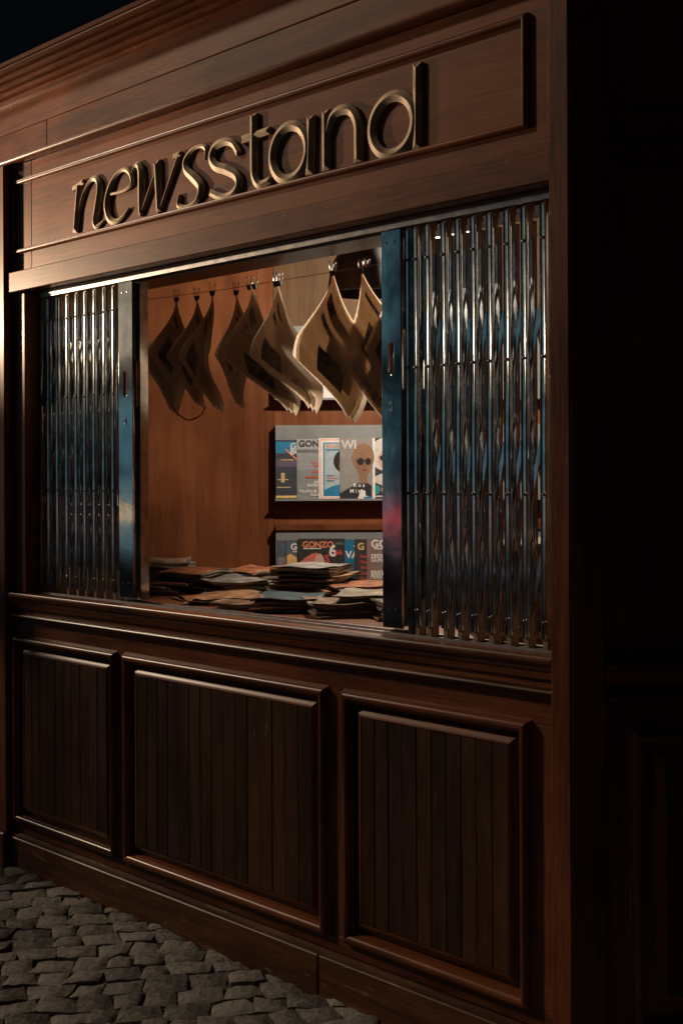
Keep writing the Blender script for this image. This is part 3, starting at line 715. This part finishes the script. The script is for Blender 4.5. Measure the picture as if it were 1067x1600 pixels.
# lower rack
magazine(433, 844, 2, 0, W1, .28, (.10, .11, .13), [('r', (.22, .22, .24), 0, .4, 1, .72)], [('GONZO', .10, .84, .044, BLU, .03), ('~2', .2, .68, .018, WHT, .02), ('~4', .12, .60, .018, RED, .01)], 'dark magazine with blue title at the left end of the lower rack')
magazine(446.5, 843.5, 2, 1, W1, .28, (.11, .13, .15), [('p', YEL, [(0, .3), (.5, .3), (.5, .62), (.3, .68), (.1, .78), (.02, .74)]), ('e', (.72, .62, .42), .3, .5, .14, .12)], [('GONZO', .10, .84, .044, WHT, .03), ('~12', .15, .80, .012, WHT, .01)], 'dark magazine with yellow artwork on the lower rack')
magazine(465, 841.5, 2, 3, .224, .28, (.045, .042, .042), [('p', (.60, .17, .13), [(.03, .28), (.03, .62), (.16, .70), (.30, .76), (.42, .78), (.40, .60), (.34, .45), (.36, .28)]), ('e', (.62, .42, .36), .46, .62, .10, .14), ('e', BLK, .28, .53, .055, .05), ('e', (.35, .1, .08), .28, .53, .025, .025), ('p', (.55, .3, .25), [(.36, .25), (.48, .25), (.46, .4), (.38, .42)]), ('r', (.3, .3, .3), .80, .93, .95, .936), ('r', (.3, .3, .3), .80, .91, .98, .916)],
         [('GO', .09, .86, .040, ORG, .03), ('NZO', .36, .86, .040, ORG, .03), ('~17', .12, .835, .010, WHT, .01), ('6', .66, .72, .075, WHT, .03), ('66', .79, .74, .034, RED, .03), ('S', .57, .62, .050, RED, .03), ('Fresh folk', .48, .55, .020, WHT, .01), ('~14', .36, .485, .020, WHT, .01), ('~13', .40, .425, .020, WHT, .01), ('~4', .66, .36, .020, RED, .01), ('Cult of Love', .45, .30, .020, WHT, .01)], 'black and coral magazine with a large numeral, whole cover on the lower rack')
magazine(538, 843, 2, 2, W1, .28, (.02, .17, .32), [('p', WHT, [(0, .1), (.18, .12), (.32, .2), (.34, .3), (.15, .36), (.02, .33)]), ('e', (.02, .10, .24), .12, .5, .2, .12)], [('VAL', .02, .70, .048, WHT, .03), ('~3', .2, .88, .018, WHT, .02)], 'bright blue magazine with white title on the lower rack')
magazine(553.5, 842.5, 2, 3, W1, .28, (.055, .05, .05), [], [('G', .06, .83, .046, YEL, .03), ('O', .26, .83, .046, TEAL, .03), ('Sanda', .12, .70, .020, RED, .02), ('Flying', .12, .61, .020, RED, .02), ('Thom', .12, .52, .020, RED, .02), ('Elias', .12, .43, .020, RED, .02), ('Deep', .12, .34, .020, RED, .02)], 'black magazine with a column of red names on the lower rack')
magazine(572.5, 842, 2, 4, W1, .28, (.24, .17, .15), [('r', BLU, 0, 0, 1, .22), ('e', (.42, .26, .2), .62, .66, .3, .24), ('r', YEL, .1, .745, .42, .752), ('r', YEL, .1, .49, .42, .497), ('r', ORG, .08, .03, .35, .10), ('r', ORG, .5, .03, .8, .10)],
         [('GONZO', .09, .86, .052, WHT, .03), ('~18', .16, .83, .011, WHT, .01), ('STEVE', .09, .69, .026, WHT, .03), ('GUNN', .09, .63, .026, WHT, .03), ('TRISTAN', .08, .42, .026, WHT, .03), ('PERICH', .08, .36, .026, WHT, .03), ('ROBERT HAMP', .08, .24, .017, WHT, .03), ('~11', .08, .20, .012, WHT, .02)], 'brown magazine with white block names beside the gate plate on the lower rack')
for k, (px, c) in enumerate(((610, (.5, .45, .35)), (650, (.35, .06, .05)), (694, (.5, .5, .52)), (735, (.12, .25, .22)))):
    magazine(px, 843, 2, k % 3, W1, .28, c, [('r', BLK, .1, .8, .9, .93), ('e', WHT, .5, .4, .3, .22)], [], ['sand', 'dark red', 'silver', 'bottle green'][k] + ' magazine on the lower rack behind the right gate')
# upper rack: pale covers
magazine(434, 531, 0, 0, W1 * .72, .28, (.62, .62, .60), [('r', ORG, .55, .75, .8, .95), ('r', (.5, .55, .58), .1, .2, .5, .6)], [('~4', .08, .84, .032, BLU, .02)], 'pale magazine with an orange block on the upper rack')
magazine(477.5, 531, 0, 0, W1 * .8, .28, (.66, .66, .65), [('r', (.45, .52, .6), .15, .3, .8, .65), ('r', ORG, .1, .8, .25, .9)], [], 'white magazine with a faint blue picture on the upper rack')
for k, (px, c) in enumerate(((534, (.6, .55, .45)), (580, (.55, .56, .58)), (625, (.5, .2, .12)), (670, (.6, .6, .56)), (712, (.2, .3, .36)))):
    magazine(px, 531, 0, k % 2, W1, .28, c, [('r', BLK, .1, .82, .7, .93)], [], ['cream', 'light grey', 'rust red', 'chalk white', 'slate blue'][k] + ' magazine on the upper rack right of the hanging newspapers')

# ------------------------------------------------------------------ pendant lamp inside
BULB = plain('bulb_glass', (1, .9, .75), .3, emit=(1, .80, .55), estr=6)
def pendant(lp, label, lit):
    lamp = thing('pendant_lamp', (lp.x, lp.y, lp.z), label, 'lamp', 'pendant lamps inside the kiosk')
    T = Matrix.Translation(lp)
    lathe('lamp_shade', [(0.025, .10), (0.05, .095), (.10, .06), (.135, .0), (.150, -.11), (.145, -.11), (.128, -.005), (.095, .054), (.03, .088), (.025, .09)], BLACK, lamp, M=T)
    lathe('lamp_cap', [(.026, .0885), (.026, .15), (.020, .155), (.0005, .155)], ALU, lamp, M=T)
    tube('cord', [lp + Vector((0, 0, .15)), lp + Vector((0, 0, 2.842 - lp.z))], .004, BLACK, lamp)
    lathe('bulb', [(.0005, -.05), (.02, -.045), (.03, -.03), (.026, .0), (.014, .03), (.012, .08)], BULB if lit else WGLASS, lamp, M=T, n=16)
    if lit:
        ld = bpy.data.lights.new('pendant_light', 'POINT'); ld.energy = 95; ld.color = (1.0, .84, .66); ld.shadow_soft_size = .035
        lo = bpy.data.objects.new('pendant_light', ld); COLL.objects.link(lo); lo.location = lp + Vector((0, 0, -.17))
WGLASS = plain('white_glass', (.5, .5, .48), .25)
pendant(on_d(570, 416, 4.9), 'unlit dark pendant lamp dome hanging behind the clipped newspapers', False)
pendant(on_d(676, 322, 4.9), 'lit pendant lamp with dark shade behind the right gate', True)

# ------------------------------------------------------------------ wire, clips and hanging newspapers
YW, ZW = 0.46, 2.205
wa, wb = on_y(232, 470, YW), on_y(640, 405, YW)
wire = tag(tube('hanging_wire', [Vector((XL + .05, YW, ZW + .015)), Vector((-3.6, YW, ZW - .002)), Vector((-2.9, YW, ZW - .006)), Vector((-2.2, YW, ZW)), Vector((XPR0 - .02, YW, ZW + .012))], .0011, WIRE, n=6),
           'thin wire strung across the window holding clips and newspapers', 'wire')
def clip(p, label):
    t = thing('binder_clip', p, label, 'clip', 'clips on the wire')
    bm = sweep_bm([[(p.x + x, p.y + y, p.z + z) for y, z in ((-.007, .002), (.007, .002), (.0012, -.016), (-.0012, -.016))] for x in (-.010, .010)], True)
    link('jaw', mesh_of(bm), BLACK, t)
    for s in (-1, 1):
        q = [Vector(p) + Vector((s * .003 + a, s * .004 + s * b * .35, c)) for a, b, c in ((-.004, 0, 0), (-.006, .012, .016), (-.005 * s - .006, .022, .028), (0, .026, .033), (.006 - .005 * s, .022, .028), (.006, .012, .016), (.004, 0, 0))]
        tube('handle', q, .0012, WIRE, t, n=6)
    return t
def newspaper(px, wpx, hgt, split, sway, curl, yaw, label, ph=0.0, photo=True, dy=0.0, sheets=3, lean=0.0):
    """folded paper hung by one corner. hgt: drop in metres, wpx: half width in metres, split: left share"""
    p0 = on_y(px, 455, YW); p0.z = ZW - 0.010; p0.y += dy
    t = thing('newspaper', p0, label, 'newspaper', 'newspapers clipped to the wire')
    ax = (Matrix.Rotation(yaw, 3, 'Z') @ RT); nrm = Vector((ax.y, -ax.x, 0))
    n = 16
    def pos(a, b, off, k):
        # a,b in 0..1 across the folded sheet from the held corner
        flat = (b - a); lat = wpx * 1.0 * (b * (1 - split) - a * split) * 2.0
        dep = hgt * .90 * (a * .60 + b * .52) + 0.016 * k * (a - .3)
        q = max(0.0, dep / hgt)
        pinch = 0.35 + 0.65 * min(1, q / .40)
        lat = lat * pinch + sway * math.sin(min(q, 1.1) * 5.0) * .55 * min(1, q * 2) + lean * q + 0.014 * k * q
        bend = curl * 1.6 * math.sin(q * 5.2 + ph) * q
        out = -0.045 * abs(flat - .15 * math.sin(ph)) * min(1, q * 2) + curl * .8 * math.sin(lat * 13 + ph + q * 2.5) * min(1, q * 1.6) + bend + off * (0.25 + q) + 0.012 * k * q
        dep2 = dep - abs(curl) * .9 * q * q
        return p0 + ax * lat + nrm * out - Vector((0, 0, dep2))
    for k in range(sheets):
        bm = bmesh.new(); uvl = bm.loops.layers.uv.new('UVMap')
        V = [[bm.verts.new(pos(a / n, b / n, 0.006 - k * .007, k)) for a in range(n + 1)] for b in range(n + 1)]
        for b in range(n):
            for a in range(n):
                f = bm.faces.new((V[b][a], V[b][a + 1], V[b + 1][a + 1], V[b + 1][a]))
                for l, (i, j) in zip(f.loops, ((a, b), (a + 1, b), (a + 1, b + 1), (a, b + 1))): l[uvl].uv = (i / n * .30, j / n * .40)
        me = bpy.data.meshes.new('sheet'); bm.to_mesh(me); bm.free()
        o = link('sheet', me, NEWS, t, smooth=True)
    def patch(a0, a1, b0, b1, mat, off):
        bm = bmesh.new(); i0, i1, j0, j1 = round(a0 * n), round(a1 * n), round(b0 * n), round(b1 * n)
        i1, j1 = max(i1, i0 + 1), max(j1, j0 + 1)
        V = [[bm.verts.new(pos(i / n, j / n, .006, 0) + nrm * off) for i in range(i0, i1 + 1)] for j in range(j0, j1 + 1)]
        for j in range(j1 - j0):
            for i in range(i1 - i0): bm.faces.new((V[j][i], V[j][i + 1], V[j + 1][i + 1], V[j + 1][i]))
        me = bpy.data.meshes.new('patch'); bm.to_mesh(me); bm.free(); link('printed_picture', me, mat, t, smooth=True)
    if photo:
        v = int(px) % 3
        if v == 0: patch(.38, .70, .25, .60, INK, .0012); patch(.80, .92, .1, .9, INKG, .0012); patch(.1, .2, .1, .5, INK, .0012)
        elif v == 1: patch(.14, .24, .15, .8, INK, .0012); patch(.56, .88, .38, .75, INK, .0012); patch(.3, .36, .2, .7, INKG, .0012)
        else: patch(.10, .16, .12, .7, INK, .0012); patch(.22, .26, .12, .6, INK, .0012); patch(.55, .85, .2, .5, INK, .0012); patch(.4, .9, .6, .9, INKG, .0012)
        patch(.4, .8, .5, .9, INKG, -.0022)
    return t
NP = [ # px, half width, drop, split, sway, curl, yaw, phase, dy, label
    (276, .100, .47, .56, -.05, .040, .5, .2, 0, 'grey-white folded newspaper hanging at the left end of the wire', -.02),
    (298, .090, .45, .52, -.05, .045, .6, .9, .03, 'tan newspaper with dark headline bars, second on the wire from the left gate', -.01),
    (332, .085, .47, .55, -.05, .040, .8, 2.4, 0, 'dark curled newspaper, third on the wire from the left gate', -.03),
    (353, .080, .46, .46, -.03, .045, .6, .4, .05, 'newspaper with a lit edge, fourth on the wire from the left gate', .0),
    (394, .115, .50, .58, -.09, .050, .2, 2.9, 0, 'newspaper with black picture held by two clips on the wire', .10),
    (428, .110, .50, .50, -.05, .055, .3, 3.6, .02, 'newspaper glowing with lamplight in front of the upper rack', .06),
    (520, .135, .53, .58, -.07, .045, -.1, .6, 0, 'large tan newspaper with a dark picture, right of the gap in the row', .05),
    (552, .125, .54, .42, .03, .040, .0, 1.9, .04, 'dark-fronted newspaper partly behind the large tan one', .05),
    (590, .110, .50, .45, .03, .030, .1, 1.2, .06, 'newspaper half hidden by the plate of the right gate', .02)]
for q in NP:
    newspaper(q[0], q[1], q[2], q[3], q[4], q[5], q[6], q[9], q[7], True, q[8], 3, q[10])
for k, px in enumerate((276, 298, 332, 353, 390, 398, 425, 430, 520, 552, 560, 590)):
    p = on_y(px, 455, YW); p.z = ZW - .004
    dyk = {298: .03, 353: .05, 425: .02, 430: .02, 552: .04, 560: .04, 590: .06}.get(px, 0)
    nm = {276: 'on the leftmost newspaper of the wire', 298: 'on the second newspaper from the left gate', 332: 'on the third newspaper from the left gate', 353: 'on the orange-lit newspaper', 390: 'left of the pair on the black-picture newspaper', 398: 'right of the pair on the black-picture newspaper', 425: 'left of the pair on the glowing newspaper', 430: 'right of the pair on the glowing newspaper', 520: 'on the large tan newspaper', 552: 'on the dark-fronted newspaper', 560: 'spare between the dark-fronted newspaper and the gate plate', 590: 'on the newspaper half hidden by the gate plate'}[px]
    p.y += dyk; clip(p, 'small black binder clip with wire handles ' + nm)
ca = [on_y(228, 540, .40), on_y(236, 568, .42), on_y(248, 600, .45), on_y(262, 628, .46), on_y(290, 655, .46), on_y(312, 650, .47), on_y(322, 635, .48)]
tag(tube('red_cable', smooth_path(ca, 5), .003, REDW, n=6), 'thin red cable looping down beside the left gate', 'cable')

# ------------------------------------------------------------------ piles of papers on the counter
ORD = ['top', 'second', 'third', 'fourth', 'fifth', 'sixth', 'seventh', 'eighth', 'ninth', 'tenth', 'eleventh', 'twelfth', 'thirteenth', 'fourteenth', 'fifteenth', 'sixteenth', 'seventeenth', 'eighteenth']
COVS = [(.42, .16, .07), (.35, .22, .13), (.30, .28, .26), (.10, .11, .12), (.45, .36, .26), (.33, .10, .06), (.06, .12, .15), (.40, .38, .35), (.25, .15, .09), (.48, .25, .12)]
CNAMES = ['orange', 'brown', 'grey', 'black', 'buff', 'rust red', 'dark teal', 'pale grey', 'chestnut', 'amber']
PCOV = [plain('worn_cover_%s' % n_.replace(' ', '_'), tuple(v * .8 for v in c_), .42, 0, .65, 16) for c_, n_ in zip(COVS, CNAMES)]
def pile(px, py, rot, n, where, topc=None, wd=.215, dp=.285, thick=(.0035, .011), seed=0):
    q = random.Random(seed); c = on_z(px, py, Z_CT); z = Z_CT + 0.0008
    hts = [q.uniform(*thick) for _ in range(n)]
    bend0 = q.uniform(-.002, .002)
    for i in range(n):
        h = hts[i]; a = rot + q.gauss(0, .13); ox, oy = q.gauss(0, .011), q.gauss(0, .011)
        ci = q.randrange(len(COVS)) if not (topc is not None and i == n - 1) else topc
        k = n - 1 - i
        lab = '%s %s paper, %s down in the pile %s' % ('worn' if q.random() < .5 else 'creased', CNAMES[ci], ORD[k], where) if k else 'worn %s paper on top of the pile %s' % (CNAMES[ci], where)
        M = Matrix.Translation((c.x + ox, c.y + oy, z)) @ Matrix.Rotation(a, 4, 'Z')
        t = thing('magazine', (c.x + ox, c.y + oy, z), lab, 'magazine', 'papers piled ' + where)
        nx, ny = 6, 6; w_, d_ = wd * q.uniform(.96, 1.03), dp * q.uniform(.96, 1.03)
        am = 0.0009 + 0.0022 * (i / max(1, n - 1)); ph1, ph2 = seed * 1.3 + i * .12, seed * .7 + i * .1
        def zz(u, v):
            curl_ = 0.010 * max(0, u - .35) ** 2 * (1 if i > n * .6 else .3) * math.sin(ph2 * 3)
            return am * (math.sin(u * 7 + ph1) + math.sin(v * 8 + ph2) - 0) + bend0 * u + curl_
        # spine thinner than the open edge, pages as a bent block
        rows = []
        bm = bmesh.new()
        tp = [[bm.verts.new((u * w_, v * d_, h * .95 + zz(u, v) - (.002 * (abs(u) + abs(v)) if i == n - 1 else 0))) for u in [(-.5 + k_ / nx) for k_ in range(nx + 1)]] for v in [(-.5 + k_ / ny) for k_ in range(ny + 1)]]
        bt = [[bm.verts.new((u * w_, v * d_, .0006 + zz(u, v))) for u in [(-.5 + k_ / nx) for k_ in range(nx + 1)]] for v in [(-.5 + k_ / ny) for k_ in range(ny + 1)]]
        for b in range(ny):
            for a_ in range(nx):
                bm.faces.new((tp[b][a_], tp[b][a_ + 1], tp[b + 1][a_ + 1], tp[b + 1][a_])); bm.faces.new((bt[b][a_], bt[b + 1][a_], bt[b + 1][a_ + 1], bt[b][a_ + 1]))
        per = [(0, a_) for a_ in range(nx)] + [(b, nx) for b in range(ny)] + [(ny, nx - a_) for a_ in range(nx)] + [(ny - b, 0) for b in range(ny)]
        for s in range(len(per)):
            (b0, a0), (b1, a1) = per[s], per[(s + 1) % len(per)]
            bm.faces.new((tp[b0][a0], bt[b0][a0], bt[b1][a1], tp[b1][a1]))
        link('pages', mesh_of(bm), PAGES, t, M, smooth=False)
        bm = bmesh.new(); ov = 1.012
        V = [[bm.verts.new((u * w_ * ov, v * d_ * ov, h * .95 + .0006 + zz(u, v) + (.004 * max(0, abs(u) - .42) * 12 * math.sin(ph1 * 5 + v * 4) if i == n - 1 else 0))) for u in [(-.5 + k_ / nx) for k_ in range(nx + 1)]] for v in [(-.5 + k_ / ny) for k_ in range(ny + 1)]]
        for b in range(ny):
            for a_ in range(nx): bm.faces.new((V[b][a_], V[b][a_ + 1], V[b + 1][a_ + 1], V[b + 1][a_]))
        link('cover', mesh_of(bm), PCOV[ci], t, M, smooth=True)
        z += h + .0004
    return z
pile(338, 936, R(-15), 2, 'loose at the front track', 0, seed=21)
pile(414, 947, R(15), 2, 'loose before the middle piles', 8, seed=23)
pile(560, 934, R(-10), 6, 'behind the brown papers', 0, seed=24)
pile(248, 925, R(35), 5, 'tucked at the latch channel', 5, seed=25)
pile(300, 922, R(20), 11, 'beside the left gate', 0, seed=1)
pile(262, 905, R(60), 10, 'behind the left gate', 4, seed=2)
pile(355, 926, R(75), 8, 'second from the left gate', 2, seed=3)
pile(392, 914, R(10), 9, 'at the back of the counter', 0, seed=4)
pile(352, 939, R(35), 4, 'flat along the track', 9, seed=5, thick=(.003, .006))
pile(492, 930, R(28), 14, 'with the glossy pale top', 7, seed=6, wd=.23, dp=.30)
pile(452, 951, R(42), 7, 'before the glossy-topped pile', 6, seed=7)
pile(530, 958, R(55), 6, 'below the glossy-topped pile', 1, seed=8, wd=.19)
pile(588, 955, R(25), 9, 'by the right gate plate', 4, seed=9)
pile(632, 962, R(60), 7, 'behind the right gate plate', 8, seed=10)
pile(712, 962, R(40), 9, 'behind the right gate bars', 2, seed=11)
pile(800, 975, R(30), 18, 'stacked tall near the post', 7, seed=12, thick=(.011, .016))

# ------------------------------------------------------------------ out of view: sources added for warm light and chrome reflections
def added_spot():  # unseen spotlight, added to throw the warm patch on the header
    base = Vector((-6.75, -1.20, 0)); hd = Vector((-6.50, -1.00, 2.34)); aim = Vector((-4.42, 0, 2.45))
    t = thing('added_spotlight', base, 'unseen pole spotlight added left of the newsstand to warm its header', 'lamp')
    lathe('pole', [(.09, 0), (.09, .05), (.05, .10), (.045, 1.2), (.035, 2.5), (.0005, 2.52)], BLACK, t, M=Matrix.Translation(base), n=16)
    tube('arm', [base + Vector((0, 0, 2.4)), base + Vector((.05, .12, 2.48)), hd - (aim - hd).normalized() * .14], .016, BLACK, t)
    Q = (aim - hd).to_track_quat('Z', 'Y').to_matrix().to_4x4()
    lathe('lamp_head', [(.03, -.18), (.07, -.16), (.085, -.05), (.09, .04), (.082, .04), (.078, -.04), (.0005, -.06)], BLACK, t, M=Matrix.Translation(hd) @ Q)
    l = bpy.data.lights.new('spot_light', 'SPOT'); l.energy = 560; l.color = (1.0, .70, .45); l.spot_size = R(36); l.spot_blend = 1.0; l.shadow_soft_size = .03
    o = bpy.data.objects.new('spot_light', l); COLL.objects.link(o); o.matrix_world = Matrix.Translation(hd + (aim - hd).normalized() * .05) @ (hd - aim).to_track_quat('Z', 'Y').to_matrix().to_4x4()
added_spot()
TEALG = plain('added_teal_glow', (.02, .05, .06), .2, emit=(.15, .33, .39), estr=0.5)  # glow added so the gate bars mirror teal
WARMW = plain('added_cream_glow', (.06, .05, .03), .2, emit=(1, .78, .55), estr=0.35)  # glow added so the left gate bars mirror warm at the top
WARMG = plain('added_amber_glow', (.06, .05, .03), .2, emit=(1, .55, .22), estr=2.5)  # amber glow of the added bollards and short tube
REDG = plain('added_red_glow', (.06, .01, .01), .2, emit=(1, .08, .07), estr=1.7)  # red glow of the added long tube
PLAST = plain('dark_render_wall', (.06, .065, .07), .8, 0, .25, 3)
def shop():  # unseen building, its glowing panes added for the chrome to mirror
    c = Vector((-11.5, -8.5, 0)); M = Matrix.Translation(c) @ Matrix.Rotation(R(135), 4, 'Z')   # local -y faces the newsstand
    t = thing('reflection_shop', c, 'unseen shop building whose glowing windows are added for chrome reflections', 'building')
    box('wall', -8, 8, 0.0, 4, 0, 6.6, PLAST, t, M, bev=0)
    for i in range(7):
        x = -7.2 + i * 2.1
        f = box('window', x, x + 1.7, -.06, -.001, .5, 2.7, BLACK, t, M, bev=.004)
        for k in range(2):
            for r_ in range(2):
                box('glow_pane', x + .07 + k * .8, x + .83 + k * .8, -.075, -.061, .58 + r_ * 1.05, .58 + r_ * 1.05 + .95, TEALG, f, M, bev=0)
        f = box('window', x, x + 1.7, -.06, -.001, 3.0, 5.2, BLACK, t, M, bev=.004)
        for k in range(2):
            box('glow_pane', x + .07 + k * .8, x + .83 + k * .8, -.075, -.061, 3.08, 5.12, WARMW if x > 0.5 else TEALG, f, M, bev=0)
shop()
def bollard(p, mat, label):  # unseen bollard, added as a glint for the chrome
    t = thing('added_bollard_light', p, label, 'bollard', 'bollard lights added for reflections')
    lathe('post', [(.06, 0), (.06, 1.10), (.05, 1.11), (.0005, 1.11)], BLACK, t, M=Matrix.Translation(p), n=16)
    lathe('lens', [(.052, 1.111), (.055, 1.12), (.055, 1.24), (.0005, 1.24)], mat, t, M=Matrix.Translation(p), n=16)
    lathe('cap', [(.065, 1.241), (.06, 1.27), (.0005, 1.28)], BLACK, t, M=Matrix.Translation(p), n=16)
bollard(Vector((-8.3, -2.75, 0)), WARMG, 'unseen black bollard, its amber lens added for a glint in the chrome')
bollard(Vector((-9.1, -3.4, 0)), WARMG, 'unseen black bollard farther out, its amber lens added for chrome glints')
def neon(x0, x1, z, mat, label):  # unseen glowing tube, added for coloured glints in the gates
    c = Vector((-11.5, -8.5, 0)); M = Matrix.Translation(c) @ Matrix.Rotation(R(135), 4, 'Z')
    t = thing('added_neon_tube', M @ Vector(((x0 + x1) / 2, -.14, z)), label, 'neon', 'glowing tubes added for reflections')
    tube('tube', [Vector((x0, -.16, z)), Vector(((x0 + x1) / 2, -.16, z)), Vector((x1, -.16, z))], .045, mat, t, M=M)
    for x in (x0 + .1, x1 - .1): box('bracket', x - .02, x + .02, -.12, -.0765, z - .03, z + .03, BLACK, t, M, bev=.003)
neon(-4.4, -0.2, .95, REDG, 'unseen long red tube added for red glints in the right gate')
neon(2.4, 3.3, 1.05, WARMG, 'unseen short amber tube added for warm glints in the left gate')
print('objects', len(bpy.data.objects))
